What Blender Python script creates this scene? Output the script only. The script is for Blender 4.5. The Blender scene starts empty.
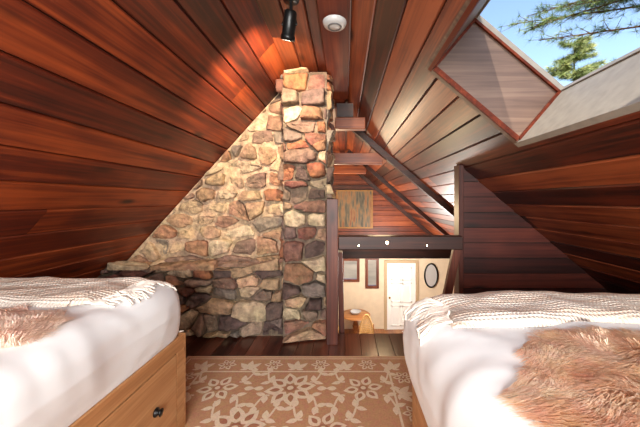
import bpy, math, random
from mathutils import Vector, Matrix, noise
from mathutils.bvhtree import BVHTree
H=1.25
F=290.0
R=random.Random(7)
scn=bpy.context.scene
scn.view_settings.view_transform='Standard'
scn.view_settings.look='None'
scn.view_settings.exposure=0.6

# ---------------------------------------------------------------- mesh builder
class MB:
    def __init__(s): s.v=[];s.f=[];s.m=[];s.r=[];s.c=[];s.s=[]
    def face(s,idx,m=0,r=0.5,c=(1,1,1),sm=False):
        s.f.append(tuple(idx));s.m.append(m);s.r.append(r);s.c.append(c);s.s.append(sm)
    def add(s,verts,faces,m=0,r=0.5,c=(1,1,1),sm=False):
        b=len(s.v);s.v+=[tuple(v) for v in verts]
        for f in faces: s.face([b+i for i in f],m,r,c,sm)
    def box(s,x0,x1,y0,y1,z0,z1,m=0,r=None,c=(1,1,1),M=None,bev=0.0):
        if r is None: r=R.random()
        x0,x1=min(x0,x1),max(x0,x1);y0,y1=min(y0,y1),max(y0,y1);z0,z1=min(z0,z1),max(z0,z1)
        b=min(bev,(x1-x0)*.45,(y1-y0)*.45,(z1-z0)*.45)
        if b<=0:
            vs=[Vector((x,y,z)) for z in(z0,z1) for y in(y0,y1) for x in(x0,x1)]
            fs=[(0,2,3,1),(4,5,7,6),(0,1,5,4),(2,6,7,3),(0,4,6,2),(1,3,7,5)]
        else:
            # chamfered box
            bm=[]
            vs=[];idx={}
            for sx in(0,1):
                for sy in(0,1):
                    for sz in(0,1):
                        X=(x0,x1)[sx];Y=(y0,y1)[sy];Z=(z0,z1)[sz]
                        dx=(b,-b)[sx];dy=(b,-b)[sy];dz=(b,-b)[sz]
                        idx[(sx,sy,sz)]=(len(vs),len(vs)+1,len(vs)+2)
                        vs+=[Vector((X,Y+dy,Z+dz)),Vector((X+dx,Y,Z+dz)),Vector((X+dx,Y+dy,Z))]
            I=lambda a,b_,c_,k: idx[(a,b_,c_)][k]
            fs=[]
            for sx in(0,1):
                q=[I(sx,0,0,0),I(sx,1,0,0),I(sx,1,1,0),I(sx,0,1,0)]; fs.append(q if sx else q[::-1])
            for sy in(0,1):
                q=[I(0,sy,0,1),I(0,sy,1,1),I(1,sy,1,1),I(1,sy,0,1)]; fs.append(q if sy else q[::-1])
            for sz in(0,1):
                q=[I(0,0,sz,2),I(1,0,sz,2),I(1,1,sz,2),I(0,1,sz,2)]; fs.append(q if sz else q[::-1])
            for sy in(0,1):
                for sz in(0,1): fs.append([I(0,sy,sz,1),I(1,sy,sz,1),I(1,sy,sz,2),I(0,sy,sz,2)])
            for sx in(0,1):
                for sz in(0,1): fs.append([I(sx,0,sz,0),I(sx,1,sz,0),I(sx,1,sz,2),I(sx,0,sz,2)])
                for sy in(0,1): fs.append([I(sx,sy,0,0),I(sx,sy,1,0),I(sx,sy,1,1),I(sx,sy,0,1)])
            for k in idx: fs.append(idx[k])
        if M: vs=[M@v for v in vs]
        s.add(vs,fs,m,r,c)
    def cyl(s,p0,p1,r0,r1,n=16,m=0,c=(1,1,1),caps=True,sm=True,r=.5):
        p0=Vector(p0);p1=Vector(p1);d=(p1-p0).normalized()
        a=d.orthogonal().normalized();b=d.cross(a)
        vs=[]
        for p,rr in((p0,r0),(p1,r1)):
            for i in range(n):
                t=2*math.pi*i/n; vs.append(p+a*math.cos(t)*rr+b*math.sin(t)*rr)
        s.add(vs,[(i,(i+1)%n,n+(i+1)%n,n+i) for i in range(n)],m,r,c,sm)
        if caps:
            s.add(vs[:n],[tuple(range(n))[::-1]],m,r,c);s.add(vs[n:],[tuple(range(n))],m,r,c)
    def revolve(s,prof,center,axis,n=32,m=0,c=(1,1,1),sm=True):
        axis=Vector(axis).normalized();a=axis.orthogonal().normalized();b=axis.cross(a);C=Vector(center)
        vs=[]
        for (rr,h) in prof:
            for i in range(n):
                t=2*math.pi*i/n; vs.append(C+axis*h+(a*math.cos(t)+b*math.sin(t))*rr)
        fs=[]
        for k in range(len(prof)-1):
            for i in range(n): fs.append((k*n+i,k*n+(i+1)%n,(k+1)*n+(i+1)%n,(k+1)*n+i))
        s.add(vs,fs,m,.5,c,sm)
    def obj(s,name,mats,parent=None,fixn=True):
        me=bpy.data.meshes.new(name);me.from_pydata(s.v,[],s.f)
        for mt in mats: me.materials.append(mt)
        me.polygons.foreach_set('material_index',s.m)
        me.polygons.foreach_set('use_smooth',s.s)
        a=me.attributes.new('rnd','FLOAT','FACE');a.data.foreach_set('value',s.r)
        a=me.attributes.new('col','FLOAT_COLOR','FACE')
        a.data.foreach_set('color',[x for c in s.c for x in (c[0],c[1],c[2],1.0)])
        if fixn:
            import bmesh
            bm=bmesh.new();bm.from_mesh(me)
            bmesh.ops.recalc_face_normals(bm,faces=bm.faces);bm.to_mesh(me);bm.free()
        me.update()
        o=bpy.data.objects.new(name,me);scn.collection.objects.link(o)
        if parent: o.parent=parent
        return o
def empty(name):
    e=bpy.data.objects.new(name,None);scn.collection.objects.link(e);return e

# ---------------------------------------------------------------- materials
def s2l(c):
    return tuple(((x/255)/12.92 if x/255<=.04045 else ((x/255+.055)/1.055)**2.4) for x in c)
def newmat(name):
    m=bpy.data.materials.new(name);m.use_nodes=True
    nt=m.node_tree;b=nt.nodes['Principled BSDF'];return m,nt,b
def N(nt,t,**k):
    n=nt.nodes.new(t)
    for a,v in k.items():
        if hasattr(n,a): setattr(n,a,v)
        else: n.inputs[a].default_value=v
    return n
def ramp(nt,stops):
    n=nt.nodes.new('ShaderNodeValToRGB');e=n.color_ramp.elements
    while len(e)<len(stops): e.new(.5)
    for i,(p,c) in enumerate(stops): e[i].position=p;e[i].color=(*c,1)
    return n
def wood(name,dark,mid,light,axis='y',rough=.35,coat=.0,vary=.6,scale=1.0,bump=.06,knots=True,spec=.5):
    m,nt,b=newmat(name);L=nt.links.new
    tc=N(nt,'ShaderNodeTexCoord');at=N(nt,'ShaderNodeAttribute',attribute_name='rnd')
    sc={'y':(13,.45,13),'x':(.45,13,13),'z':(13,13,.45)}[axis]
    mp=N(nt,'ShaderNodeMapping');mp.inputs['Scale'].default_value=[x*scale for x in sc]
    off=N(nt,'ShaderNodeVectorMath',operation='SCALE');off.inputs[0].default_value=(13,29,17)
    L(at.outputs['Fac'],off.inputs['Scale'])
    L(tc.outputs['Object'],mp.inputs['Vector']);
    ad=N(nt,'ShaderNodeVectorMath',operation='ADD');L(mp.outputs[0],ad.inputs[0]);L(off.outputs[0],ad.inputs[1])
    n1=N(nt,'ShaderNodeTexNoise');n1.inputs['Scale'].default_value=1.0;n1.inputs['Detail'].default_value=4;n1.inputs['Distortion'].default_value=.5
    L(ad.outputs[0],n1.inputs['Vector'])
    nf=N(nt,'ShaderNodeTexNoise');nf.inputs['Scale'].default_value=4.0;nf.inputs['Detail'].default_value=4;nf.inputs['Distortion'].default_value=.6
    L(ad.outputs[0],nf.inputs['Vector'])
    # soft blotches of stain
    nb=N(nt,'ShaderNodeTexNoise');nb.inputs['Scale'].default_value=3.0;nb.inputs['Detail'].default_value=2;L(tc.outputs['Object'],nb.inputs['Vector'])
    m2=N(nt,'ShaderNodeMath',operation='MULTIPLY');m2.inputs[1].default_value=.45;L(n1.outputs['Fac'],m2.inputs[0])
    mf=N(nt,'ShaderNodeMath',operation='MULTIPLY_ADD');mf.inputs[1].default_value=.35;L(nf.outputs['Fac'],mf.inputs[0]);L(m2.outputs[0],mf.inputs[2])
    mx=N(nt,'ShaderNodeMath',operation='MULTIPLY_ADD');mx.inputs[1].default_value=.20;L(nb.outputs['Fac'],mx.inputs[0]);L(mf.outputs[0],mx.inputs[2])
    m3=N(nt,'ShaderNodeMath',operation='MULTIPLY_ADD');m3.inputs[1].default_value=vary*.3;L(at.outputs['Fac'],m3.inputs[0])
    m4=N(nt,'ShaderNodeMath',operation='SUBTRACT');m4.inputs[1].default_value=vary*.15;L(mx.outputs[0],m4.inputs[0]);L(m4.outputs[0],m3.inputs[2])
    rp=ramp(nt,[(.34,dark),(.5,mid),(.66,light)]);L(m3.outputs[0],rp.inputs[0])
    colout=rp.outputs[0]
    if knots:
        mk=N(nt,'ShaderNodeMapping');ks={'y':(5,1.6,5),'x':(1.6,5,5),'z':(5,5,1.6)}[axis]
        mk.inputs['Scale'].default_value=[x*scale for x in ks]
        L(tc.outputs['Object'],mk.inputs['Vector'])
        ak=N(nt,'ShaderNodeVectorMath',operation='ADD');L(mk.outputs[0],ak.inputs[0]);L(off.outputs[0],ak.inputs[1])
        vo=N(nt,'ShaderNodeTexVoronoi');vo.inputs['Scale'].default_value=1.0;L(ak.outputs[0],vo.inputs['Vector'])
        rk=ramp(nt,[(.05,(.9,.9,.9)),(.17,(0,0,0))]);L(vo.outputs['Distance'],rk.inputs[0])
        mm=N(nt,'ShaderNodeMix',data_type='RGBA');L(rk.outputs[0],mm.inputs['Factor']);L(colout,mm.inputs['A'])
        mm.inputs['B'].default_value=(*[x*.35 for x in dark],1);colout=mm.outputs['Result']
    L(colout,b.inputs['Base Color'])
    b.inputs['Roughness'].default_value=rough;b.inputs['Coat Weight'].default_value=coat;b.inputs['Coat Roughness'].default_value=.25
    b.inputs['Specular IOR Level'].default_value=spec
    bp=N(nt,'ShaderNodeBump');bp.inputs['Strength'].default_value=bump;bp.inputs['Distance'].default_value=.01
    L(mf.outputs[0],bp.inputs['Height']);L(bp.outputs[0],b.inputs['Normal'])
    return m
def plain(name,col,rough=.6,metal=0,nscale=20,var=.12,bump=.1,emit=None,es=0,sheen=0):
    m,nt,b=newmat(name);L=nt.links.new
    tc=N(nt,'ShaderNodeTexCoord');n=N(nt,'ShaderNodeTexNoise');n.inputs['Scale'].default_value=nscale;n.inputs['Detail'].default_value=4
    L(tc.outputs['Object'],n.inputs['Vector'])
    rp=ramp(nt,[(.3,tuple(x*(1-var) for x in col)),(.7,tuple(min(1,x*(1+var)) for x in col))]);L(n.outputs['Fac'],rp.inputs[0])
    L(rp.outputs[0],b.inputs['Base Color']);b.inputs['Roughness'].default_value=rough;b.inputs['Metallic'].default_value=metal
    b.inputs['Sheen Weight'].default_value=sheen
    bp=N(nt,'ShaderNodeBump');bp.inputs['Strength'].default_value=bump;bp.inputs['Distance'].default_value=.005
    L(n.outputs['Fac'],bp.inputs['Height']);L(bp.outputs[0],b.inputs['Normal'])
    if emit: b.inputs['Emission Color'].default_value=(*emit,1);b.inputs['Emission Strength'].default_value=es
    return m
def attrcol(name,rough=.8,nscale=18,var=.35,bump=.6,dist=.012):
    m,nt,b=newmat(name);L=nt.links.new
    tc=N(nt,'ShaderNodeTexCoord');at=N(nt,'ShaderNodeAttribute',attribute_name='col')
    n=N(nt,'ShaderNodeTexNoise');n.inputs['Scale'].default_value=nscale;n.inputs['Detail'].default_value=6;n.inputs['Roughness'].default_value=.65
    L(tc.outputs['Object'],n.inputs['Vector'])
    n2=N(nt,'ShaderNodeTexNoise');n2.inputs['Scale'].default_value=nscale*.35;n2.inputs['Detail'].default_value=3
    L(tc.outputs['Object'],n2.inputs['Vector'])
    rp=ramp(nt,[(.3,(1-var,)*3),(.7,(1+var*.6,)*3)]);L(n.outputs['Fac'],rp.inputs[0])
    mu=N(nt,'ShaderNodeMix',data_type='RGBA',blend_type='MULTIPLY');mu.inputs['Factor'].default_value=1
    L(at.outputs['Color'],mu.inputs['A']);L(rp.outputs[0],mu.inputs['B'])
    hs=N(nt,'ShaderNodeHueSaturation');L(mu.outputs['Result'],hs.inputs['Color'])
    r2=ramp(nt,[(.3,(.485,)*3),(.7,(.515,)*3)]);L(n2.outputs['Fac'],r2.inputs[0]);L(r2.outputs[0],hs.inputs['Hue'])
    L(hs.outputs[0],b.inputs['Base Color']);b.inputs['Roughness'].default_value=rough
    bp=N(nt,'ShaderNodeBump');bp.inputs['Strength'].default_value=bump;bp.inputs['Distance'].default_value=dist
    L(n.outputs['Fac'],bp.inputs['Height']);L(bp.outputs[0],b.inputs['Normal'])
    return m

M_ceilL=wood('stained_planks_left',s2l((46,13,6)),s2l((98,34,14)),s2l((154,68,28)),'y',.48,.04,.9)
M_ceilR=wood('stained_planks_right',s2l((46,15,9)),s2l((94,36,19)),s2l((148,74,40)),'y',.44,.06,1.0)
M_beam=wood('dark_beam_wood',s2l((30,12,8)),s2l((54,24,15)),s2l((86,42,26)),'x',.5,.05,.5)
M_beamY=wood('dark_beam_wood_long',s2l((60,22,10)),s2l((98,38,18)),s2l((134,60,30)),'y',.65,.0,.5,spec=.2)
M_part=wood('dark_partition_planks',s2l((40,15,12)),s2l((66,26,20)),s2l((94,42,31)),'x',.5,.03,.8)
M_gable=wood('gable_planks',s2l((80,30,12)),s2l((130,56,24)),s2l((170,86,42)),'x',.5,.0,.8)
M_floor=wood('dark_floor_planks',s2l((48,22,14)),s2l((84,42,29)),s2l((114,62,44)),'y',.28,.2,.7)
M_oak=wood('oak_bed_wood',s2l((156,104,62)),s2l((186,134,86)),s2l((206,158,110)),'y',.5,.0,.5,scale=1.6,knots=False)
M_grey=plain('weathered_frame_paint',s2l((146,138,126)),.6)
M_shaft=wood('skylight_shaft_wood',s2l((76,56,46)),s2l((106,82,68)),s2l((132,106,88)),'x',.55,0,.4,knots=False)
M_black=plain('black_metal',(.012,.012,.012),.35,.6)
M_white=plain('white_plastic',(.5,.5,.49),.35,0,var=.03)
M_stone=attrcol('field_stone',.78,16,.65,1.0,.03)
M_dark=plain('dark_gap',(.01,.006,.004),.9)
M_cream=plain('warm_white_plaster',s2l((226,206,178)),.85,nscale=6,var=.05)
M_door=plain('white_door_paint',s2l((246,244,240)),.5,nscale=5,var=.03)
M_brass=plain('brass',s2l((190,150,80)),.3,1)

# ---------------------------------------------------------------- roof geometry
Y0,Y1=-2.6,9.1
TOP=1.22
def boards(name,org,d,nrm,s0,s1,y0,y1,mat,w=.19,hole=None,seed=1,jl=(5,8)):
    """org (x,z), d down-slope unit (x,z), nrm inward unit (x,z)"""
    rr=random.Random(seed);mb=MB()
    def pt(s,t,y): return (org[0]+d[0]*s+nrm[0]*t,y,org[1]+d[1]*s+nrm[1]*t)
    def board(a,b,ya,yb,r):
        prof=[(a+.0025,-.004),(a+.0025,.008),(a+.009,.018),(b-.009,.018),(b-.0025,.008),(b-.0025,-.004)]
        n=len(prof);vs=[pt(s,t,ya) for s,t in prof]+[pt(s,t,yb) for s,t in prof]
        fs=[(i,(i+1)%n,n+(i+1)%n,n+i) for i in range(n)]+[tuple(range(n)),tuple(range(n,2*n))]
        mb.add(vs,fs,0,r)
    s=s0
    while s<s1-.01:
        e=min(s+w,s1)
        cuts=[y0]
        y=y0+rr.uniform(3.5,9)
        while y<y1-.6:
            cuts.append(y);y+=rr.uniform(*jl)
        cuts.append(y1)
        for a,b in zip(cuts,cuts[1:]):
            r=rr.random()
            segs=[(s,e,a,b-.0015)]
            if hole:
                h0,h1,ha,hb=hole
                if e>h0 and s<h1 and b>ha and a<hb:
                    segs=[]
                    if a<ha: segs.append((s,e,a,ha))
                    if b>hb: segs.append((s,e,hb,b-.0015))
                    ya,yb=max(a,ha),min(b,hb)
                    if s<h0: segs.append((s,h0,ya,yb))
                    if e>h1: segs.append((h1,e,ya,yb))
            for q in segs: board(*q,r)
        s=e
    # solid roof deck behind the boards
    def slab(a,b,ya,yb):
        vs=[pt(x,t,y) for y in(ya,yb) for t in(-.004,-.06) for x in(a,b)]
        mb.add(vs,[(0,1,3,2),(4,6,7,5),(0,4,5,1),(2,3,7,6),(0,2,6,4),(1,5,7,3)],1,.5)
    if hole:
        h0,h1,ha,hb=hole
        slab(s0,s1,y0,ha);slab(s0,s1,hb,y1);slab(s0,h0,ha,hb);slab(h1,s1,ha,hb)
    else: slab(s0,s1,y0,y1)
    return mb.obj(name,[mat,M_dark])
# left slope rel=1.822+1.1x ; right slope rel=1.26-.85x
kL=math.hypot(1,1.1);dL=(-1/kL,-1.1/kL);nL=(1.1/kL,-1/kL);xL=(TOP-1.822)/1.1
kR=math.hypot(1,.85);dR=(1/kR,-.85/kR);nR=(-.85/kR,-1/kR);xR=(1.26-TOP)/.85
BOT=-4.0
boards('ceiling_left',(xL,TOP+H),dL,nL,0,(TOP-BOT)/1.1*kL,Y0,Y1,M_ceilL,.19,None,3)
SK=((.53-xR)*kR,(1.06-xR)*kR,.55,1.76)
boards('ceiling_right',(xR,TOP+H),dR,nR,0,(TOP-BOT)/.85*kR,Y0,Y1,M_ceilR,.175,SK,5)
boards('ceiling_ridge',(xL-.0,TOP+H),(1,0),(0,-1),0,xR-xL,Y0,Y1,M_ceilR,.1487,None,8)
# ridge beam
mb=MB();mb.box(-.167,.03,Y0,3.35,H+1.165,H+TOP-.018,0,.6,bev=.004)
mb.box(-.13,0.0,3.35,Y1,H+1.165,H+TOP-.018,0,.3,bev=.004)
mb.obj('ridge_beam',[M_beamY])
# skylight
par=empty('skylight')
def rp_(s,t,y): # t outward
    return Vector((xR+dR[0]*s-nR[0]*t,y,TOP+H+dR[1]*s-nR[1]*t))
def rbox(mb,s0,s1,t0,t1,y0,y1,m=0,r=.5):
    vs=[rp_(s,t,y) for y in(y0,y1) for t in(t0,t1) for s in(s0,s1)]
    mb.add(vs,[(0,1,3,2),(4,6,7,5),(0,4,5,1),(2,3,7,6),(0,2,6,4),(1,5,7,3)],m,r)
s0,s1,ya,yb=SK;D=.40;q=.006
mb=MB()
rbox(mb,s0+q,s1-q,-.02,D,yb-q,yb+.03,0,.5)
rbox(mb,s0-.03,s0+q,-.02,D,ya-.03,yb+.03,0,.3)
rbox(mb,s0,s1,-.02,D,ya-.03,ya+q,0,.8)
mb.obj('shaft',[M_shaft],par)
mb=MB()
rbox(mb,s1-q,s1+.03,-.02,D,ya-.03,yb+.03,0,.3)
mb.obj('sill',[M_grey],par)
mb=MB()
w=.03
rbox(mb,s0,s0+w*.6,D-.02,D+.012,ya,yb);rbox(mb,s1-w*.5,s1,D-.02,D+.012,ya,yb)
rbox(mb,s0,s1,D-.02,D+.012,yb-w*.6,yb);rbox(mb,s0,s1,D-.02,D+.012,ya,ya+w*.6)
mb.obj('sash_frame',[M_grey],par)
mb=MB()
rbox(mb,s0-.01,s0+.014,-.03,.012,ya,yb);
# trim around the end wall of the shaft
rbox(mb,s0+q,s0+.022,.0,D-.02,yb-.02,yb-q);rbox(mb,s1-.022,s1-q,.0,D-.02,yb-.02,yb-q)
rbox(mb,s0+.018,s1-.018,-.02,.01,yb-.02,yb-q);rbox(mb,s0+.018,s1-.018,D-.035,D-.02,yb-.02,yb-q)
mb.obj('shaft_trim',[M_beamY],par)

# ---------------------------------------------------------------- floor
mb=MB()
x=-2.7;rr=random.Random(4)
while x<2.85:
    ys=[-2.55]
    y=-2.55+rr.uniform(.6,1.8)
    while y<2.5: ys.append(y);y+=rr.uniform(1.2,2.2)
    ys.append(2.72)
    e=min(x+.135,2.88)
    for a,b in zip(ys,ys[1:]): mb.box(x+.001,e-.001,a,b-.0015,-.02,0,0,rr.random(),bev=.002)
    x=e
mb.box(-2.7,2.88,-2.55,2.72,-.2,-.021,1)
mb.obj('floor',[M_floor,M_dark])

# ---------------------------------------------------------------- stone chimney
def clip(poly,n,d):
    out=[]
    for i in range(len(poly)):
        a=poly[i];b=poly[(i+1)%len(poly)]
        da=a[0]*n[0]+a[1]*n[1]-d;db=b[0]*n[0]+b[1]*n[1]-d
        if da<=0: out.append(a)
        if (da<0 and db>0) or (da>0 and db<0):
            t=da/(da-db);out.append((a[0]+(b[0]-a[0])*t,a[1]+(b[1]-a[1])*t))
    return out
def area(p): return abs(sum(p[i][0]*p[(i+1)%len(p)][1]-p[(i+1)%len(p)][0]*p[i][1] for i in range(len(p))))/2
def stones(mb,org,U,V,W,poly,size,asp,seed,palette,gap=.012,prot=.035,m=0,drop=.2):
    rr=random.Random(seed);org=Vector(org);U=Vector(U);V=Vector(V);W=Vector(W)
    xs=[p[0] for p in poly];ys=[p[1] for p in poly]
    pts=[];y=min(ys)-size*.5
    while y<max(ys)+size:
        hh=size*rr.uniform(.4,1.55)
        x=min(xs)-rr.uniform(0,size*asp)
        while x<max(xs)+size*asp:
            wdt=size*asp*rr.uniform(.35,1.7)
            if rr.random()>drop: pts.append((x+wdt/2,y+hh/2+rr.uniform(-.14,.14)*size))
            x+=wdt
        y+=hh
    for i,p in enumerate(pts):
        cell=list(poly)
        for j,q in enumerate(pts):
            if i==j: continue
            dx=q[0]-p[0];dy=q[1]-p[1]
            if abs(dx)>size*asp*4 or abs(dy)>size*5: continue
            n=(dx/asp**2,dy);mid=((p[0]+q[0])/2,(p[1]+q[1])/2)
            cell=clip(cell,n,n[0]*mid[0]+n[1]*mid[1])
            if len(cell)<3: break
        if len(cell)<3 or area(cell)<size*size*.06: continue
        cx=sum(c[0] for c in cell)/len(cell);cy=sum(c[1] for c in cell)/len(cell)
        c2=[]
        g=gap*rr.uniform(.5,1.8)
        for c in cell:
            dx,dy=c[0]-cx,c[1]-cy;l=math.hypot(dx,dy)+1e-6;k=max(.3,(l-g*1.2)/l)
            c2.append((cx+dx*k,cy+dy*k))
        # drop very short edges, then cut corners slightly
        c3=[]
        for k in range(len(c2)):
            a,b=c2[k],c2[(k+1)%len(c2)]
            if math.hypot(a[0]-b[0],a[1]-b[1])>size*.12: c3.append(a)
        if len(c3)>=3: c2=c3
        n=len(c2);c3=[];q=rr.uniform(.06,.13)
        for k in range(n):
            a,b=c2[k],c2[(k+1)%n]
            for t in (q,.37,.63,1-q): c3.append((a[0]*(1-t)+b[0]*t,a[1]*(1-t)+b[1]*t))
        so=rr.random()*100
        c2=[]
        for (a,b) in c3:
            v=noise.noise_vector(Vector((a*14+so,b*14,so)));v2=noise.noise_vector(Vector((a*35,b*35+so,so)))
            c2.append((a+v.x*.015+v2.x*.008,b+v.y*.015+v2.y*.008))
        n=len(c2);pr=prot*rr.uniform(.25,1.9);tx,ty=rr.uniform(-.25,.25),rr.uniform(-.3,.3)
        col=rr.choice(palette);k=rr.uniform(.72,1.2);col=tuple(min(.95,c*k) for c in col)
        dome=rr.uniform(.0,.35)*pr
        vs=[]
        rings=[(1.0,-.012,0),(.985,.7,0),(.95,.95,.1),(.75,1.0,.55),(.5,1.0,.85),(.25,1.0,1)]
        for sc,hh,dm in rings:
            for (a,b) in c2:
                X=cx+(a-cx)*sc;Y=cy+(b-cy)*sc
                nz=noise.noise(Vector((X*8+so,Y*8,so)))
                n2=noise.noise(Vector((X*24+so,Y*24,so)))
                n3=noise.cell(Vector((X*9+so,Y*12,so)))
                h_=pr*hh+dome*dm+(0 if hh<0 else (nz*.022+n2*.012+n3*.010)*min(1,hh)+ (X-cx)*tx+(Y-cy)*ty)
                if hh<0: h_=-.012
                vs.append(org+U*X+V*Y+W*max(h_,-.012))
        vs.append(org+U*cx+V*cy+W*(pr+dome+noise.noise(Vector((cx*8+so,cy*8,so)))*.022))
        fs=[]
        for k in range(len(rings)-1):
            for a in range(n): fs.append((k*n+a,k*n+(a+1)%n,(k+1)*n+(a+1)%n,(k+1)*n+a))
        k=len(rings)-1
        for a in range(n): fs.append((k*n+a,k*n+(a+1)%n,len(vs)-1))
        mb.add(vs,fs,m,.5,col,rr.random()<.5)
red=[s2l(c) for c in [(146,90,64),(118,76,62),(156,112,84),(130,102,86),(168,136,106),(104,82,74),(176,144,112),(154,98,68),(184,158,128),(120,98,88),(128,114,102),(96,74,66),(190,166,136),(144,120,100),(158,100,70),(130,90,76)]]
tan=[s2l(c) for c in [(192,160,128),(180,148,114),(166,130,100),(198,172,140),(150,114,90),(136,108,92),(182,152,120),(164,108,76),(206,182,150),(146,128,110)]]
mort=s2l((120,100,82));mort2=s2l((186,156,126))
mb=MB()
CX0,CX1=-.56,-.165
# mortar cores
def prism(mb,poly,y0,y1,c,m=0):
    n=len(poly);vs=[(p[0],y0,p[1]) for p in poly]+[(p[0],y1,p[1]) for p in poly]
    mb.add(vs,[tuple(range(n)),tuple(range(n,2*n))]+[(i,(i+1)%n,n+(i+1)%n,n+i) for i in range(n)],m,.5,c)
roofz=lambda x:H+1.822+1.1*x-.035
LED=.63
prism(mb,[(-2.66,0),(CX1,0),(CX1,LED),(-2.2,LED)],2.67,3.3,s2l((108,90,72)))
prism(mb,[(-2.18,LED),(CX0+.05,LED),(CX0+.05,roofz(CX0-.02)),(CX0-.05,roofz(CX0-.05))],2.88,3.3,mort2)
prism(mb,[(CX0,0),(CX1,0),(CX1,H+1.16),(CX0,H+1.16)],2.63,3.32,mort)
stones(mb,(0,2.67,0),(1,0,0),(0,0,1),(0,-1,0),[(-2.62,0.01),(CX0-.0,.01),(CX0,LED),(-2.2,LED)],.098,1.9,11,red,.009,.045)
stones(mb,(0,2.88,0),(1,0,0),(0,0,1),(0,-1,0),[(-2.15,LED),(CX0,LED),(CX0,roofz(CX0-.01)),(CX0-.02,roofz(CX0-.03))],.125,1.6,5,tan+red[2:5],.016,.034)
stones(mb,(0,2.63,0),(1,0,0),(0,0,1),(0,-1,0),[(CX0,0.01),(CX1,.01),(CX1,H+1.15),(CX0,H+1.15)],.108,1.9,23,red,.009,.05)
stones(mb,(CX1,0,0),(0,1,0),(0,0,1),(1,0,0),[(2.63,0.01),(3.3,.01),(3.3,H+1.15),(2.63,H+1.15)],.12,1.8,29,red,.006,.02)
stones(mb,(CX0,0,0),(0,1,0),(0,0,1),(-1,0,0),[(2.63,LED),(2.88,LED),(2.88,H+1.15),(2.63,H+1.15)],.12,1.6,31,red+tan,.006,.02)
stones(mb,(0,0,LED),(1,0,0),(0,1,0),(0,0,1),[(-2.16,2.60),(CX0,2.60),(CX0,2.88),(-2.16,2.88)],.2,1.8,37,tan[:6]+red[4:5],.006,.03)
mb.obj('stone_chimney',[M_stone])

# ---------------------------------------------------------------- partition wall right
mb=MB()
PX=1.09
z=0;rr=random.Random(9)
rx=lambda zz:(1.26-(zz-H))/.85-.03
ztop=H+1.26-.85*PX-.03
while z<ztop-.02:
    e=min(z+.142,ztop)
    x0a=PX;xa=rx(z);xb=max(rx(e),PX+.005)
    y0,y1=2.70,2.76
    g=.0035
    vs=[(x0a,y0,z+g),(xa,y0,z+g),(xb,y0,e-g),(x0a,y0,e-g),(x0a,y1,z+g),(xa,y1,z+g),(xb,y1,e-g),(x0a,y1,e-g)]
    mb.add(vs,[(0,1,2,3),(7,6,5,4),(0,4,5,1),(1,5,6,2),(2,6,7,3),(3,7,4,0)],0,rr.random())
    z=e
mb.add([(PX,2.715,0),(rx(0),2.715,0),(PX,2.715,ztop)],[(0,1,2)],1)
mb.obj('wall_right',[M_part,M_dark],fixn=False)
mb=MB();mb.box(PX-.045,PX,2.66,2.78,0,ztop+.02,0,bev=.004);mb.obj('trim_1',[wood('post_wood',s2l((44,18,14)),s2l((76,32,22)),s2l((104,52,35)),'z',.5,.05,.5)])

# ---------------------------------------------------------------- stair opening guard
M_post=wood('ladder_wood',s2l((56,24,16)),s2l((84,38,26)),s2l((118,62,42)),'z',.5,.0,.4)
par=empty('loft_railing');railing=par
mb=MB();mb.box(-.16,-.06,2.5,2.55,.0,H+.01,0,.3,bev=.004)
mb.obj('post',[M_post],par)
mb=MB();mb.box(-.06,PX-.046,2.56,2.66,H-.44,H-.32,0,.4,bev=.006);mb.obj('top_rail',[M_beam],par)
mb=MB()
def slant(mb,a,b,w,d,m=0):
    a=Vector(a);b=Vector(b);ax=(b-a).normalized();L=(b-a).length
    yy=Vector((0,1,0));sx=yy.cross(ax).normalized();yy=ax.cross(sx)
    M=Matrix((sx,yy,ax)).transposed().to_4x4();M.translation=a
    mb.box(-w/2,w/2,-d/2,d/2,0,L,m,.5,M=M,bev=.004)
slant(mb,(PX-.24,2.62,.05),(PX-.08,2.62,H-.44),.07,.05)
mb.obj('brace',[M_post],par)
par=empty('loft_ladder')
mb=MB();slant(mb,(-.01,2.82,-.9),(-.05,2.82,H-.5),.05,.12);mb.obj('stringer_1',[M_post],par)
mb=MB();slant(mb,(-.42,3.4,-2.7),(-.09,2.95,-.9),.05,.1)
mb.obj('stringer_2',[M_post],par)

# tie beams and collars
mb=MB()
def xr(rel): return (1.26-rel)/.85
def xl(rel): return (rel-1.822)/1.1
mb.box(xl(-.88)+.25,xr(-.64)-.1,4.35,4.5,H-.88,H-.66,0,.3,bev=.008)
mb.obj('tie_beam',[M_beam])
M_collar=wood('collar_wood',s2l((80,34,15)),s2l((128,62,30)),s2l((166,94,50)),'x',.45,.05,.4)
for i,(yy,a,b) in enumerate([(3.5,.86,1.0),(4.42,.55,.72),(6.6,.6,.8)]):
    mb=MB();mb.box(max(xl(a)+.06,-.12 if i==0 else -9),xr(b)-.06,yy,yy+.12,H+a,H+b,0,.5,bev=.006)
    if i==0: mb.box(-.1,.1,yy-.02,yy+.14,H+b,H+1.16,1,.2)
    mb.obj('collar_beam'+('' if i==0 else '.%03d'%i),[M_collar,M_beam])
# rafters
def rafter(name,yy,wd,hgt,mat):
    mb=MB()
    for (org,d,n,S) in (((xR,TOP+H),dR,nR,5.6),((xL,TOP+H),dL,nL,6.0)):
        vs=[(org[0]+d[0]*s+n[0]*t,y,org[1]+d[1]*s+n[1]*t) for y in(yy,yy+wd) for t in(.018,hgt) for s in(.08,S)]
        mb.add(vs,[(0,1,3,2),(4,6,7,5),(0,4,5,1),(2,3,7,6),(0,2,6,4),(1,5,7,3)],0,.5)
    return mb.obj(name,[mat])
rafter('rafter',4.3,.1,.1,M_beam)
rafter('rafter.001',6.6,.1,.1,M_beam)
rafter('rafter.002',8.85,.1,.12,M_beam)

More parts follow.
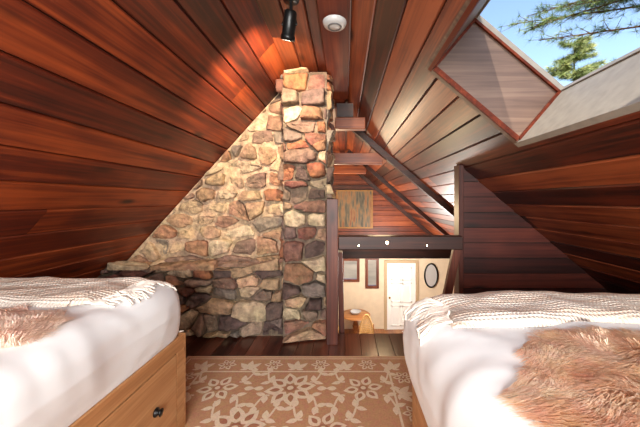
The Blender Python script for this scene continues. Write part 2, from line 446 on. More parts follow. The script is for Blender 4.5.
# ---------------------------------------------------------------- lower room
LZ=H+BOT
mb=MB();x=-5.0
while x<5.9:
    mb.box(x,x+.16,2.0,9.0,LZ-.02,LZ,0,bev=.002);x+=.162
mb.box(-5.1,6.1,-2.6,9.0,LZ-.1,LZ-.021,1)
mb.obj('floor_lower',[wood('lower_floor_wood',s2l((120,72,40)),s2l((160,104,62)),s2l((190,136,88)),'y',.3,.1,.5),M_dark])
# far wall: lower cream with openings
def wallholes(mb,x0,x1,z0,z1,y0,y1,holes,m=0):
    xs=sorted({x0,x1,*[h[0] for h in holes],*[h[1] for h in holes]});zs=sorted({z0,z1,*[h[2] for h in holes],*[h[3] for h in holes]})
    for a,b in zip(xs,xs[1:]):
        for c,d in zip(zs,zs[1:]):
            mx,mz=(a+b)/2,(c+d)/2
            if any(h[0]<mx<h[1] and h[2]<mz<h[3] for h in holes): continue
            mb.box(a,b,y0,y1,c,d,m)
W1=(-.08,.42,H-2.5,H-1.83);W2=(.66,1.02,H-2.7,H-1.8)
WSP=H-1.45
mb=MB();wallholes(mb,-4.6,5.9,LZ,WSP,9.0,9.12,[W1,W2]);
mb.obj('wall_far',[M_cream])
mb=MB();z=WSP;rr=random.Random(2)
while z<H+TOP:
    e=min(z+.16,H+TOP);a=xl(z-H);b=xr(z-H)
    mb.box(a,b,9.0,9.1,z+.003,e-.003,0,rr.random(),bev=.004);z=e
mb.box(-3,3.2,9.05,9.12,WSP,H+TOP,1)
mb.obj('wall_gable',[M_gable,M_dark])
mb=MB();mb.box(-3.2,3.15,8.9,9.0,WSP-.08,WSP+.1,0,bev=.005);mb.obj('trim_2',[M_beam])
M_wf=wood('window_frame_wood',s2l((70,30,16)),s2l((110,54,30)),s2l((140,76,44)),'z',.4,0,.3)
for i,w in enumerate((W1,W2)):
    mb=MB();t=.05;x0,x1,z0,z1=w
    mb.box(x0-.03,x0+t,8.95,9.06,z0-.03,z1+.03);mb.box(x1-t,x1+.03,8.95,9.06,z0-.03,z1+.03)
    mb.box(x0+t,x1-t,8.95,9.06,z0-.03,z0+t);mb.box(x0+t,x1-t,8.95,9.06,z1-t,z1+.03)
    mb.obj('window_%d'%(i+1),[M_wf])
# door
par=empty('door_1')
DX0,DX1=1.3,2.18;DZ=LZ+2.05
mb=MB();mb.box(DX0,DX1,8.94,8.985,LZ+.005,DZ,0,bev=.003)
for (a,b) in ((.12,.42),(.46,.76)):
    for (c,d) in ((.12,.75),(.85,1.45),(1.53,1.93)):
        X0,X1,Z0,Z1=DX0+a,DX0+b,LZ+c,LZ+d
        mb.box(X0,X1,8.915,8.94,Z0,Z0+.035);mb.box(X0,X1,8.915,8.94,Z1-.035,Z1);mb.box(X0,X0+.035,8.915,8.94,Z0,Z1);mb.box(X1-.035,X1,8.915,8.94,Z0,Z1)
        mb.box(X0+.06,X1-.06,8.93,8.94,Z0+.06,Z1-.06,0,bev=.008)
mb.obj('leaf',[M_door],par)
M_dtrim=plain('door_casing_paint',s2l((190,164,130)),.6,var=.04)
mb=MB();mb.box(DX0-.09,DX0-.005,8.93,9.0,LZ,DZ+.09);mb.box(DX1+.005,DX1+.09,8.93,9.0,LZ,DZ+.09);mb.box(DX0-.005,DX1+.005,8.93,9.0,DZ+.005,DZ+.09);mb.obj('frame',[M_dtrim],par)
mb=MB();mb.cyl((DX0+.07,8.94,LZ+1.0),(DX0+.07,8.88,LZ+1.0),.012,.012,12);mb.revolve([(.0,-.07),(.02,-.07),(.03,-.055),(.03,-.04),(.012,-.03)],(DX0+.07,8.94,LZ+1.0),(0,1,0),16);mb.obj('knob',[M_brass],par)
# mirror
par=empty('round_mirror')
mb=MB();C=Vector((2.66,8.97,H-2.33));n=40
ring=[]
for i in range(n):
    t=2*math.pi*i/n
    for j in range(8):
        u=2*math.pi*j/8
        rr_=.025*math.cos(u);ring.append(C+Vector((math.cos(t)*(.2+rr_),.025*math.sin(u)-.02,math.sin(t)*(.36+rr_))))
mb.add(ring,[(i*8+j,i*8+(j+1)%8,((i+1)%n)*8+(j+1)%8,((i+1)%n)*8+j) for i in range(n) for j in range(8)],0,sm=True);mb.obj('rim',[M_black],par)
mb=MB();mb.add([C+Vector((math.cos(2*math.pi*i/n)*.2,-.01,math.sin(2*math.pi*i/n)*.36)) for i in range(n)],[tuple(range(n))]);mb.obj('glass',[plain('mirror_glass',(.85,.85,.85),.4,.6,var=0,bump=0)],par)
# painting
par=empty('framed_painting')
ax0,ax1,az0,az1=-.26,.84,H-.86,H+.30
m,nt,b=newmat('forest_painting');L=nt.links.new
tc=N(nt,'ShaderNodeTexCoord');mp=N(nt,'ShaderNodeMapping');mp.inputs['Scale'].default_value=(7,1,1.2);L(tc.outputs['Object'],mp.inputs[0])
n1=N(nt,'ShaderNodeTexNoise');n1.inputs['Scale'].default_value=2;n1.inputs['Detail'].default_value=5;L(mp.outputs[0],n1.inputs['Vector'])
rpp=ramp(nt,[(.3,s2l((54,50,36))),(.45,s2l((96,84,62))),(.55,s2l((142,100,56))),(.7,s2l((116,58,28)))]);L(n1.outputs[0],rpp.inputs[0]);L(rpp.outputs[0],b.inputs['Base Color'])
mb=MB();mb.box(ax0+.04,ax1-.04,8.78,8.80,az0+.04,az1-.04);mb.obj('canvas',[m],par)
mb=MB()
mb.box(ax0,ax0+.04,8.76,8.82,az0,az1);mb.box(ax1-.04,ax1,8.76,8.82,az0,az1);mb.box(ax0+.04,ax1-.04,8.76,8.82,az0,az0+.04);mb.box(ax0+.04,ax1-.04,8.76,8.82,az1-.04,az1)
mb.box(ax0+.1,ax1-.1,8.82,9.0,az0+.5,az0+.56)
mb.obj('frame',[plain('dull_gilt_frame',s2l((150,106,56)),.5,.3)],par)
# dining table + chairs downstairs
M_dt=wood('dining_wood',s2l((120,70,34)),s2l((170,110,60)),s2l((200,144,90)),'x',.4,0,.4)
par=empty('round_dining_table');TC=(.3,8.2)
mb=MB();mb.revolve([(0,.74),(.4,.74),(.42,.755),(.4,.775),(0,.775)],(TC[0],TC[1],LZ),(0,0,1),40);mb.obj('top',[M_dt],par)
mb=MB();mb.revolve([(.3,0),(.3,.03),(.08,.08),(.06,.3),(.09,.45),(.05,.6),(.2,.74)],(TC[0],TC[1],LZ),(0,0,1),24);mb.obj('pedestal',[M_dt],par)
mb=MB();mb.revolve([(0,.775),(.08,.777),(.15,.85),(.16,.86),(.14,.85),(.07,.79),(0,.79)],(TC[0],TC[1],LZ),(0,0,1),24);mb.obj('bowl',[M_white],par)
M_wick=plain('wicker',s2l((214,168,104)),.7,nscale=80,var=.4,bump=.6)
def chair(name,x,y,ang):
    e=empty(name);e.location=(x,y,LZ);e.rotation_euler=(0,0,ang)
    mb=MB()
    for sx in(-.2,.2):
        mb.cyl((sx,-.2,0),(sx,-.19,.46),.018,.022,10);mb.cyl((sx,.2,0),(sx*.95,.24,.95),.018,.016,10)
    mb.cyl((-.2,-.2,.2),(.2,-.2,.2),.012,.012,8);mb.cyl((-.2,.2,.2),(.2,.2,.2),.012,.012,8)
    mb.obj('legs',[M_dt],e)
    mb=MB();mb.box(-.23,.23,-.23,.22,.44,.49,0,bev=.015);mb.obj('seat',[M_wick],e)
    mb=MB()
    pr=[(-.2+.4*i/12,.225+.0,.6+.6*math.sin(math.pi*i/12)**.6) for i in range(13)]
    for a,b in zip(pr,pr[1:]): mb.cyl((a[0],a[1],a[2]),(b[0],b[1],b[2]),.02,.02,8)
    for i in range(1,12): mb.cyl((pr[i][0],.225,.5),(pr[i][0],.225,pr[i][2]),.011,.011,6)
    for k in range(10):
        mb.cyl((-.18,.225,.55+k*.045),(.18,.225,.55+k*.045),.008,.008,6)
    mb.obj('wicker_back',[M_wick],e)
chair('wicker_chair',.45,7.3,math.pi+.3)
chair('wicker_chair.001',-.4,7.9,math.pi/2)

# small downlights fitted to the rail
M_bulb=plain('warm_bulb',(1,.85,.6),.4,emit=(1,.7,.35),es=25)
for i,px in enumerate((.37,.12,.72)):
    c=(px,2.56,H-.375 if i==0 else H-.40);r_=.013 if i==0 else .006
    mb=MB();mb.revolve([(r_+.004,0),(r_+.005,.012),(r_,.016)],c,(0,-1,0),20);mb.obj('downlight_housing_%d'%(i+1),[M_brass],railing)
    mb=MB();mb.revolve([(r_,.012),(r_*.7,.02),(0,.023)],c,(0,-1,0),20);mb.obj('downlight_bulb_%d'%(i+1),[M_bulb],railing)

# ---------------------------------------------------------------- rear wall with window (behind the camera)
mb=MB();z=0
win=(-1.0,1.0,.55,2.0)
rr=random.Random(6)
while z<H+TOP:
    e=min(z+.15,H+TOP);a=xl(z-H);b=xr(z-H);mz=(z+e)/2
    if win[2]<mz<win[3]:
        mb.box(a,win[0],-2.6,-2.5,z+.002,e-.002,0,rr.random());mb.box(win[1],b,-2.6,-2.5,z+.002,e-.002,0,rr.random())
    else: mb.box(a,b,-2.6,-2.5,z+.002,e-.002,0,rr.random())
    z=e
mb.obj('wall_back',[M_gable])
mb=MB()
mb.box(-1.06,-.98,-2.52,-2.46,.5,2.1);mb.box(.98,1.06,-2.52,-2.46,.5,2.1);mb.box(-.98,.98,-2.52,-2.46,.5,.58);mb.box(-.98,.98,-2.52,-2.46,2.02,2.1);mb.box(-.025,.025,-2.52,-2.48,.58,2.02)
mb.obj('window_3',[M_wf])
# unseen lamp added on the ridge beam behind the camera to brighten the loft
par=empty('added_fill_lamp')
mb=MB();mb.revolve([(0,0),(.09,0),(.09,-.02),(.07,-.03)],(-.068,-.1,H+1.165),(0,0,1),28);mb.obj('base',[M_black],par)
mb=MB();mb.revolve([(.085,-.02),(.08,-.05),(.05,-.075),(0,-.085)],(-.068,-.1,H+1.165),(0,0,1),28);mb.obj('shade',[plain('opal_glass',(.9,.88,.84),.4,emit=(1,.93,.82),es=3)],par)

# ---------------------------------------------------------------- smoke detector
mb=MB()
c=(-.068,1.90,H+1.165)
mb.revolve([(0,-.036),(.028,-.036),(.032,-.032),(.055,-.030),(.070,-.022),(.078,-.006),(.078,0)],c,(0,0,1),40)
mb.revolve([(.034,-.033),(.036,-.0355),(.044,-.0355),(.046,-.031)],c,(0,0,1),40,1)
mb.obj('smoke_detector',[M_white,plain('detector_slots',(.12,.12,.12),.5)])

# ---------------------------------------------------------------- track spotlight
par=empty('ceiling_spotlight')
bx,by=-.32,1.72
mb=MB();mb.revolve([(0,-.025),(.045,-.022),(.05,0)],(bx,by,H+TOP-.018),(0,0,1),24);mb.cyl((bx,by,H+TOP-.03),(bx,by,H+1.10),.009,.009,12)
mb.obj('mount',[M_black],par)
hp=Vector((bx-.01,by,H+1.04))
d=Vector((-.18,.35,-.85)).normalized()
mb=MB();mb.revolve([(0,-.075),(.028,-.075),(.036,-.065),(.038,-.02),(.038,.055),(.043,.06),(.043,.085),(.034,.085),(.03,.03),(0,.03)],hp,d,28)
mb.cyl(hp+Vector((-.045,0,0)),hp+Vector((.045,0,0)),.008,.008,10);mb.cyl(hp+Vector((.042,0,0)),(bx+.02,by,H+1.115),.006,.006,8);mb.cyl(hp+Vector((-.042,0,0)),(bx-.02,by,H+1.115),.006,.006,8)
mb.cyl((bx-.022,by,H+1.115),(bx+.022,by,H+1.115),.006,.006,8)
mb.obj('head',[M_black],par)
mb=MB();mb.revolve([(0,.032),(.028,.032)],hp,d,20);mb.obj('lens',[M_bulb],par)

# ---------------------------------------------------------------- beds
M_sheet=plain('white_duvet_cotton',(.86,.89,.90),.85,nscale=9,var=.01,bump=.2,sheen=.1)
M_knit,nt,b=newmat('knit_blanket');L=nt.links.new
tc=N(nt,'ShaderNodeTexCoord')
wv=N(nt,'ShaderNodeTexWave',bands_direction='Y');wv.inputs['Scale'].default_value=18;wv.inputs['Distortion'].default_value=1.0;wv.inputs['Detail Scale'].default_value=8;L(tc.outputs['Object'],wv.inputs['Vector'])
wx=N(nt,'ShaderNodeTexWave',bands_direction='X');wx.inputs['Scale'].default_value=22;wx.inputs['Distortion'].default_value=2;L(tc.outputs['Object'],wx.inputs['Vector'])
mp=N(nt,'ShaderNodeMapping');mp.inputs['Scale'].default_value=(0.05,1,.05);L(tc.outputs['Object'],mp.inputs[0])
ns=N(nt,'ShaderNodeTexNoise');ns.inputs['Scale'].default_value=14;L(mp.outputs[0],ns.inputs['Vector'])
rpk=ramp(nt,[(.42,s2l((248,240,228))),(.5,s2l((236,214,194))),(.56,s2l((248,240,228))),(.64,s2l((230,206,186)))]);L(ns.outputs['Fac'],rpk.inputs[0])
mu=N(nt,'ShaderNodeMath',operation='MULTIPLY');L(wv.outputs['Fac'],mu.inputs[0]);L(wx.outputs['Fac'],mu.inputs[1])
rr2=ramp(nt,[(0,(.78,.76,.74)),(.5,(1,1,1))]);L(mu.outputs[0],rr2.inputs[0])
mm=N(nt,'ShaderNodeMix',data_type='RGBA',blend_type='MULTIPLY');mm.inputs['Factor'].default_value=.7;L(rpk.outputs[0],mm.inputs['A']);L(rr2.outputs[0],mm.inputs['B'])
L(mm.outputs['Result'],b.inputs['Base Color']);b.inputs['Roughness'].default_value=.95
bp=N(nt,'ShaderNodeBump');bp.inputs['Strength'].default_value=.7;bp.inputs['Distance'].default_value=.008;L(mu.outputs[0],bp.inputs['Height']);L(bp.outputs[0],b.inputs['Normal'])
M_fringe=plain('wool_fringe',s2l((246,236,224)),.95,nscale=60,var=.1)
M_fur=attrcol('sheepskin_fur',.9,60,.04,0)
# thin strands let some light through
nt=M_fur.node_tree;pb=nt.nodes['Principled BSDF'];out=nt.nodes['Material Output']
tl=nt.nodes.new('ShaderNodeBsdfTranslucent');mxs=nt.nodes.new('ShaderNodeMixShader');mxs.inputs[0].default_value=.35
nt.links.new(pb.inputs['Base Color'].links[0].from_socket,tl.inputs['Color'])
nt.links.new(pb.outputs[0],mxs.inputs[1]);nt.links.new(tl.outputs[0],mxs.inputs[2]);nt.links.new(mxs.outputs[0],out.inputs['Surface'])

def bed(name,x0,x1,y0,y1,side,ztop_frame,ztop,over,seed,fur_c,fur_r,furcols,bl,endx):
    """side=+1: aisle on the +x side, -1: aisle on the -x side"""
    par=empty(name)
    zb=.014;mb=MB()
    fx=x1 if side>0 else x0
    mb.box(x0+.01,x1-.01,y0+.01,y1-.01,zb+.02,ztop_frame-.03,1)
    # end and side boards
    t=.022
    mb.box(x0,x1,y1-t,y1,zb,ztop_frame,0,.3,bev=.003);mb.box(x0,x1,y0,y0+t,zb,ztop_frame,0,.6,bev=.003)
    ox=x0 if side>0 else x1-t;mb.box(ox,ox+t,y0+t,y1-t,zb,ztop_frame,0,.2,bev=.002)
    a=fx-t if side>0 else fx
    # aisle side: rails plus two drawer fronts
    mb.box(a,a+t,y0+t,y1-t,ztop_frame-.07,ztop_frame,0,.45,bev=.002);mb.box(a,a+t,y0+t,y1-t,zb,zb+.05,0,.35,bev=.002)
    ym=(y0+y1)/2
    for q in (y0+t,ym-.03,y1-t-.06): mb.box(a,a+t,q,q+.06,zb+.05,ztop_frame-.07,0,.5)
    mb.obj('frame',[M_oak,M_dark],par)
    for k,(p,q) in enumerate(((y0+t+.066,ym-.036),(ym+.036,y1-t-.066))):
        mb=MB();aa=a+.001*side;mb.box(aa,aa+t,p,q,zb+.056,ztop_frame-.076,0,.3+.4*k,bev=.003)
        mb.obj('drawer_front_%d'%(k+1),[M_oak],par)
        mb=MB();hy=(q-.17 if k==1 else p+.17);X=fx+.001*side;hz=(zb+ztop_frame)/2-.0
        mb.revolve([(0,0),(.02,0),(.02,.006),(.012,.012),(.012,.02),(.018,.026),(0,.03)],(X,hy,hz),(side,0,0),20)
        mb.obj('drawer_knob_%d'%(k+1),[M_black],par)
    # duvet: rounded box with folds
    import bmesh
    bm=bmesh.new();bmesh.ops.create_cube(bm,size=2.0)
    bmesh.ops.subdivide_edges(bm,edges=bm.edges[:],cuts=60,use_grid_fill=True)
    ax0=x0-over if side<0 else x0;ax1=x1+over if side>0 else x1
    cx,cy,cz=(ax0+ax1)/2,(y0+y1)/2,(ztop_frame-.0+ztop)/2
    hx,hy,hz=(ax1-ax0)/2,(y1-y0)/2-.004,(ztop-ztop_frame)/2+.0
    r=.095
    for v in bm.verts:
        p=Vector((v.co.x*hx,v.co.y*hy,v.co.z*hz))
        q=Vector((max(-hx+r,min(hx-r,p.x)),max(-hy+r,min(hy-r,p.y)),max(-hz+r,min(hz-r,p.z))))
        d=p-q
        if d.length>1e-6: p=q+d.normalized()*r
        w=Vector((cx+p.x,cy+p.y,cz+p.z))
        nz=noise.noise(Vector((w.x*2.2+seed,w.y*2.2,w.z*2)));n2=noise.noise(Vector((w.x*6+seed,w.y*5,w.z*3)))
        rdg=1-abs(noise.noise(Vector((w.x*3.2,w.y*4.1+seed,w.z*1.5))))*2
        rd2=1-abs(noise.noise(Vector((w.x*5.2+3,w.y*7.1+seed,w.z*2.5))))*2
        dd=(d.normalized() if d.length>1e-6 else Vector((0,0,0)))
        dn=dd if dd.length>0 else Vector((0,0,1 if p.z>0 else 0))
        amp=.014*nz+.006*n2+.012*max(0,rdg-.5)+.012*max(0,rd2-.6)
        if p.z<-hz+.02: amp=0
        w+=dn*amp
        # sag on the edges: quilt slightly wider at mid height
        k=max(0,1-abs(p.z)/hz)
        w.x+=(1 if p.x>0 else -1)*.008*k*(1 if abs(p.x)>hx-r else 0)
        # tuck the lower rim on the frame so no dark gap shows
        if p.z<0: 
            lx=(hx-.004)*(1 if p.x>0 else -1)
            if abs(p.x)>hx-r-1e-4: w.x=w.x*(1-.85*(-p.z/hz))+(cx+lx)*.85*(-p.z/hz)
        if w.z<ztop_frame+.001: w.z=ztop_frame+.001
        v.co=w
    for f in bm.faces: f.smooth=True
    me=bpy.data.meshes.new('duvet');bm.to_mesh(me)
    bvh=BVHTree.FromBMesh(bm);bm.free();me.materials.append(M_sheet)
    o=bpy.data.objects.new('duvet',me);scn.collection.objects.link(o);o.parent=par
    def top(x,y):
        h=bvh.ray_cast(Vector((x,y,3)),Vector((0,0,-1)))
        return h[0].z if h[0] else ztop_frame
    # blanket (folded, lying across the foot end)
    by0,by1=bl
    bx0,bx1=endx
    nx,ny=70,36;vs=[]
    for layer in (0,1):
        for j in range(ny+1):
            for i in range(nx+1):
                u=i/nx;v=j/ny
                x=bx0+(bx1-bx0)*u;y=by0+(by1-by0)*v
                x+=.02*math.sin(y*23+seed)*(1 if (side>0 and u>.9) or (side<0 and u<.1) else 0)
                y+=(.018*math.sin(x*7+seed)+.01*math.sin(x*17)) *(1-v)
                e=min(u,1-u,v*.6,(1-v)*.6)*nx/6
                th=.026*min(1,max(0,e))**.5+.004
                z=top(x,y)+ (th+.009*noise.noise(Vector((x*5,y*9,seed))) if layer else .001)
                vs.append((x,y,z))
    mb=MB();W=nx+1;O=W*(ny+1)
    fs=[(O+j*W+i,O+j*W+i+1,O+(j+1)*W+i+1,O+(j+1)*W+i) for j in range(ny) for i in range(nx)]
    fs+=[(i,i+1,O+i+1,O+i) for i in range(nx)]+[(ny*W+i,O+ny*W+i,O+ny*W+i+1,ny*W+i+1) for i in range(nx)]
    fs+=[(j*W,O+j*W,O+(j+1)*W,(j+1)*W) for j in range(ny)]+[(j*W+nx,(j+1)*W+nx,O+(j+1)*W+nx,O+j*W+nx) for j in range(ny)]
    mb.add(vs,fs,0,sm=True);mb.obj('knit_blanket',[M_knit],par)
    # fringe
    mb=MB();rr=random.Random(seed)
    ex=bx1 if side>0 else bx0
    nf=34
    for i in range(nf):
        y=by0+(by1-by0)*(i+.5)/nf;x=ex+.02*math.sin(y*23+seed)-.005*side
        yy=y+.0;ln=rr.uniform(.09,.13);dy=rr.uniform(-.03,.03)
        prev=Vector((x,yy,top(x,yy)+.014))
        for k in range(1,7):
            t=k/6;xx=x+side*ln*t;y2=yy+dy*t+.006*math.sin(k*1.9+i)
            lim=(ax1-.01 if side>0 else ax0+.01)
            if (xx-lim)*side>0:
                zz=prev.z-ln/6;xx=lim+side*.012
            else: zz=top(xx,y2)+.008
            cur=Vector((xx,y2,zz));rad=.0042 if k<3 else .0065-.0006*k
            mb.cyl(prev,cur,.0048,rad,6);prev=cur
    mb.obj('blanket_fringe',[M_fringe],par)
    # sheepskin
    rr=random.Random(seed+5);mb=MB()
    fcx,fcy=fur_c;frx,fry=fur_r
    def edge(t): return 1+.07*math.sin(3*t+seed)+.05*math.sin(5*t+1.3*seed)+.03*math.sin(9*t)
    n=48;vs=[(fcx,fcy,top(fcx,fcy)+.008)]
    for k in range(1,9):
        for i in range(n):
            t=2*math.pi*i/n;q=k/8*edge(t);x=fcx+frx*q*math.cos(t);y=fcy+fry*q*math.sin(t)
            vs.append((x,y,top(x,y)+.007*(1-(k/8)**4)+.002))
    fs=[(0,1+i,1+(i+1)%n) for i in range(n)]+[(1+(k-1)*n+i,1+k*n+i,1+k*n+(i+1)%n,1+(k-1)*n+(i+1)%n) for k in range(1,8) for i in range(n)]
    mb.add(vs,fs,0,c=furcols[1],sm=True)
    cnt=int(56000*frx*fry/.25)
    for i in range(cnt):
        t=rr.uniform(0,2*math.pi);q=math.sqrt(rr.random());Q=q*edge(t)
        x=fcx+frx*Q*math.cos(t);y=fcy+fry*Q*math.sin(t);z=top(x,y)+.010*(1-q**4)+rr.uniform(0,.012)*(1-q*q)
        fl=noise.noise_vector(Vector((x*4,y*4,seed)));f2=noise.noise_vector(Vector((x*14,y*14,seed)))
        dx=fl.x*1.4+f2.x*.8+math.cos(t)*q*.7+rr.uniform(-.15,.15)-.5;dy=fl.y*1.4+f2.y*.8+math.sin(t)*q*.7+rr.uniform(-.15,.15)-.3
        ln=rr.uniform(.035,.06);up=rr.uniform(.25,.42)*(1-.4*q)
        a=Vector((x,y,z));D=Vector((dx,dy,up)).normalized()
        m_=a+D*ln*.55;e=m_+Vector((D.x,D.y,D.z*.1-.12)).normalized()*ln*.5
        s=D.cross(Vector((0,0,1))).normalized()*rr.uniform(.0009,.0016)
        cn=noise.noise(Vector((x*7+5,y*7,seed)))*.5+.5
        ck=min(.999,max(0,cn*1.2-.1+rr.uniform(-.2,.2)));c0=furcols[int(ck*len(furcols))]
        kk=rr.uniform(.93,1.07);c=tuple(min(1,v*kk) for v in c0)
        mb.add([a-s,a+s,m_+s*.8,m_-s*.8,e],[(0,1,2,3),(3,2,4)],0,c=c)
    mb.obj('fur_throw',[M_fur],par,fixn=False)
    return par
furR=[s2l(c) for c in [(220,170,132),(234,192,156),(244,212,182),(250,228,204),(252,238,220)]]
furL=[s2l(c) for c in [(242,210,190),(250,224,206),(254,236,220),(255,244,232)]]
bed('daybed',-2.02,-.877,-.35,1.6,1,.52,.815,.004,3,(-1.27,.96),(.31,.17),furL,(1.17,1.575),(-2.0,-1.03))
bed('daybed.001',.296,1.78,-.65,1.28,-1,.52,.835,.045,8,(.90,.58),(.56,.28),furR,(.93,1.265),(.36,1.74))

# ---------------------------------------------------------------- rug
rx0,rx1,ry1,ry0=-1.25,.53,2.31,-.45
cb=s2l((186,138,102));cc=s2l((222,200,172));cd=s2l((166,112,82));cm=s2l((208,170,136))
mb=MB();mb.box(rx0,rx1,ry0,ry1,.0005,.009,0,.5,cb,bev=.003)
ZC=[0]
def poly(pts,c,z=.0106):
    ZC[0]+=1
    zz=z-.0012+ZC[0]*4.8e-7
    mb.add([(x,y,zz) for x,y in pts],[tuple(range(len(pts)))],0,.5,c)
def leaf(x,y,a,l,w,c,z=.0108):
    ca,sa=math.cos(a),math.sin(a);pts=[]
    for i in range(7): t=i/6;pts.append((l*t,-w*.5*math.sin(math.pi*t**.8)))
    for i in range(5,0,-1): t=i/6;pts.append((l*t,w*.5*math.sin(math.pi*t**.8)))
    poly([(x+ca*p-sa*q,y+sa*p+ca*q) for p,q in pts],c,z)
def disc(x,y,r,c,z=.0112,n=16): poly([(x+r*math.cos(2*math.pi*i/n),y+r*math.sin(2*math.pi*i/n)) for i in range(n)],c,z)
def rosette(x,y,r,n,c1,c2,rot=0):
    for i in range(n):
        a=2*math.pi*i/n+rot;leaf(x+math.cos(a)*r*.25,y+math.sin(a)*r*.25,a,r*.78,r*.55,c1)
    for i in range(n):
        a=2*math.pi*i/n+rot;leaf(x+math.cos(a)*r*.4,y+math.sin(a)*r*.4,a,r*.42,r*.22,c2,.0125)
    disc(x,y,r*.24,c2,.0135);disc(x,y,r*.13,c1,.0145)
def stem(pts,w,c,z=.0105):
    for (a,b) in zip(pts,pts[1:]):
        dx,dy=b[0]-a[0],b[1]-a[1];l=math.hypot(dx,dy)+1e-6;nx,ny=-dy/l*w/2,dx/l*w/2
        poly([(a[0]-nx,a[1]-ny),(b[0]-nx,b[1]-ny),(b[0]+nx,b[1]+ny),(a[0]+nx,a[1]+ny)],c,z)
def rect(x0,x1,y0,y1,c,z=.0104): poly([(x0,y0),(x1,y0),(x1,y1),(x0,y1)],c,z)
def frame(i,w,c,z=.0104):
    rect(rx0+i,rx1-i,ry1-i-w,ry1-i,c,z);rect(rx0+i,rx1-i,ry0+i,ry0+i+w,c,z);rect(rx0+i,rx0+i+w,ry0+i+w,ry1-i-w,c,z);rect(rx1-i-w,rx1-i,ry0+i+w,ry1-i-w,c,z)
frame(.004,.022,cm);frame(.04,.008,cc);frame(.205,.014,cc)
# border sprigs
def sprig(x,y,a,s):
    for k in range(3):
        leaf(x,y,a+(k-1)*.8,s,s*.42,cc)
def border(a,b,fixed,horizontal,rot):
    n=max(1,round((b-a)/.17))
    for i in range(n):
        p=a+(b-a)*(i+.5)/n
        x,y=(p,fixed) if horizontal else (fixed,p)
        if i%2: rosette(x,y,.070,6,cc,cd,rot)
        else:
            ox,oy=(0,-.055) if horizontal else (-.055,0)
            sprig(x+ox,y+oy,math.pi/2 if horizontal else 0,.11)
            leaf(x+ox,y+oy,(math.pi/2 if horizontal else 0)+1.75,.06,.026,cc);leaf(x+ox,y+oy,(math.pi/2 if horizontal else 0)-1.75,.06,.026,cc)
border(rx0+.1,rx1-.1,ry1-.125,True,0);border(ry0+.18,ry1-.2,rx0+.125,False,0);border(ry0+.18,ry1-.2,rx1-.125,False,0)
cxr=(rx0+rx1)/2
for j in range(6):
    yy=ry1-.40-j*.34
    for i in range(-2,3):
        x=cxr+i*.48+(0 if j%2==0 else .24)
        if x<rx0+.27 or x>rx1-.27: continue
        big=(i+j)%2==0
        rosette(x,yy,.165 if big else .13,8 if big else 6,cc,cd,.2)
        for sx in(-1,1):
            for sy in (-1,1):
                pts=[(x+sx*(.12+.08*t),yy+sy*(.07+.15*t-.06*math.sin(t*math.pi))) for t in [k/6 for k in range(7)]]
                stem(pts,.013,cc)
                for t in (2,5):
                    leaf(pts[t][0],pts[t][1],math.atan2(sy,sx)+.9*sx*sy*(1),.075,.042,cc);leaf(pts[t][0],pts[t][1],math.atan2(sy,sx)-1.1*sx*sy,.07,.036,cc)
        leaf(x+.175,yy,0,.07,.045,cc);leaf(x-.175,yy,math.pi,.07,.045,cc)
M_rug=attrcol('woven_rug_wool',.95,90,.18,.3,.002)
mb.obj('area_rug',[M_rug],fixn=False)

# ---------------------------------------------------------------- outdoors
mb=MB();mb.box(-60,60,-40,80,LZ-.5,LZ-.3,0);mb.obj('ground_outside',[plain('forest_ground',s2l((150,130,104)),.95,nscale=.6,var=.3)])
M_bark=plain('pine_bark',s2l((110,76,54)),.9,nscale=8,var=.4,bump=1)
M_needle=attrcol('pine_needle_foliage',.6,5,.3,0)
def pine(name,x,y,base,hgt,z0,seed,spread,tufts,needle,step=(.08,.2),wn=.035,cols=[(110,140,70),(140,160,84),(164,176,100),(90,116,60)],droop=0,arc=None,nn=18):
    par=empty(name);rr=random.Random(seed)
    mb=MB();mb.cyl((x,y,base),(x,y,base+hgt),.22*hgt/12,.02,12)
    nb=MB();gc=[s2l(c) for c in cols]
    z=z0
    while z<base+hgt-.1:
        f=1-(z-z0)/(base+hgt-z0);L_=spread*(.2+.8*f)*rr.uniform(.6,1.1)
        a=rr.uniform(0,2*math.pi) if arc is None else rr.uniform(*arc);d=Vector((math.cos(a),math.sin(a),rr.uniform(-.1,.35)-droop))
        p0=Vector((x,y,z));p1=p0+d*L_
        mb.cyl(p0,p1,.03*hgt/12,.008,6)
        for k in range(tufts):
            t=rr.uniform(.15,1.02);c=p0+d*L_*t+Vector((rr.gauss(0,.12),rr.gauss(0,.12),rr.gauss(0,.1)))*min(L_,2)*.5
            mb.cyl(p0+d*L_*(t*.92),c,.008,.004,4,caps=False)
            g=rr.choice(gc)
            for q in range(nn):
                nd=Vector((rr.gauss(0,1),rr.gauss(0,1),rr.gauss(0.2,.8))).normalized()+d*.5
                nd.normalize();s=nd.orthogonal().normalized()*needle*wn
                nb.add([c-s,c+s,c+nd*needle],[(0,1,2)],0,c=g)
        z+=rr.uniform(*step)*hgt/12
    mb.obj('trunk',[M_bark],par);nb.obj('needles',[M_needle],par,fixn=False)
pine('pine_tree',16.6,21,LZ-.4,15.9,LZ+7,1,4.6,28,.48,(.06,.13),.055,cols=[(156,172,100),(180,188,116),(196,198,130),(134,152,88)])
pine('pine_tree.001',8.9,7.4,LZ-.4,12.6,H+4.4,2,5.0,60,.26,(.09,.16),.03,droop=.12,arc=(2.2,4.2),nn=26)

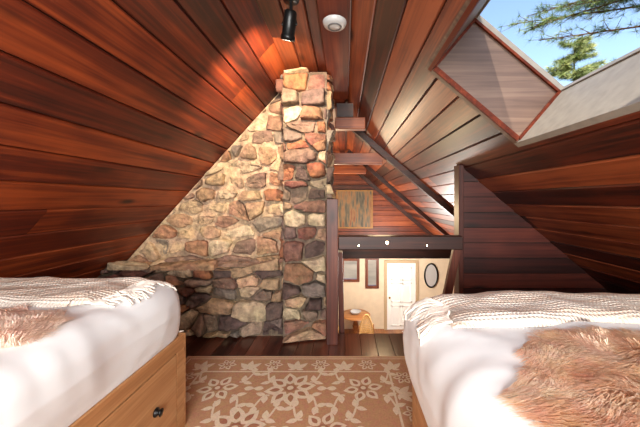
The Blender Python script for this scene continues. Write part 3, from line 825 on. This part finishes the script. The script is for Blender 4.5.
# ---------------------------------------------------------------- world + lights
w=bpy.data.worlds.new('sky_world');scn.world=w;w.use_nodes=True;nt=w.node_tree
bg=nt.nodes['Background'];sk=nt.nodes.new('ShaderNodeTexSky');sk.sky_type='NISHITA';sk.sun_disc=False
sk.sun_elevation=math.radians(40);sk.sun_rotation=math.radians(200);sk.air_density=1;sk.dust_density=1.2
nt.links.new(sk.outputs[0],bg.inputs[0]);bg.inputs[1].default_value=.25
def light(name,t,loc,energy,col=(1,1,1),size=.3,size_y=None,rot=None,target=None,**k):
    l=bpy.data.lights.new(name,t);l.energy=energy;l.color=col
    if t=='AREA':
        l.shape='RECTANGLE';l.size=size;l.size_y=size_y or size
    elif t in('POINT','SPOT'): l.shadow_soft_size=size
    for a,v in k.items(): setattr(l,a,v)
    o=bpy.data.objects.new(name,l);scn.collection.objects.link(o);o.location=loc
    if rot: o.rotation_euler=rot
    if target is not None: o.rotation_euler=(Vector(target)-Vector(loc)).to_track_quat('-Z','Y').to_euler()
    return o
light('sun','SUN',(0,0,20),3.2,(1,.95,.86),target=(6,14,0),angle=.02)
light('rear_window_fill','AREA',(0,-2.45,1.55),185,(.98,1,.98),1.9,1.0,target=(0,3,.8))  # area lamp added inside the unseen rear window to fill the room
light('added_fill_light','POINT',(-.068,-.1,H+.98),24,(1,.96,.88),.1)  # point light of the added lamp, lifts bed tops, chimney and rug
light('spotlight_beam','SPOT',tuple(hp+d*.09),115,(1,.80,.56),.03,target=(-.9,2.9,H+.75),spot_size=math.radians(115),spot_blend=.8)
light('lower_room_fill','POINT',(1.2,6.8,-.4),180,(1,.95,.88),.2)  # bare point light added to brighten the lower room, no pendant hangs there
light('lower_room_lamp','POINT',(-.4,6.2,H-.2),80,(1,.78,.5),.12)
light('tie_beam_lamp','POINT',(.45,3.7,H-.25),15,(1,.72,.4),.15)
# ---------------------------------------------------------------- camera
cam=bpy.data.cameras.new('camera');co=bpy.data.objects.new('camera',cam);scn.collection.objects.link(co)
co.location=(0,0,H);co.rotation_euler=(math.radians(90),0,0)
cam.sensor_width=36;cam.lens=F/640*36;cam.shift_x=-25/640;cam.shift_y=-13.5/640;cam.clip_start=.02;cam.clip_end=300
scn.camera=co
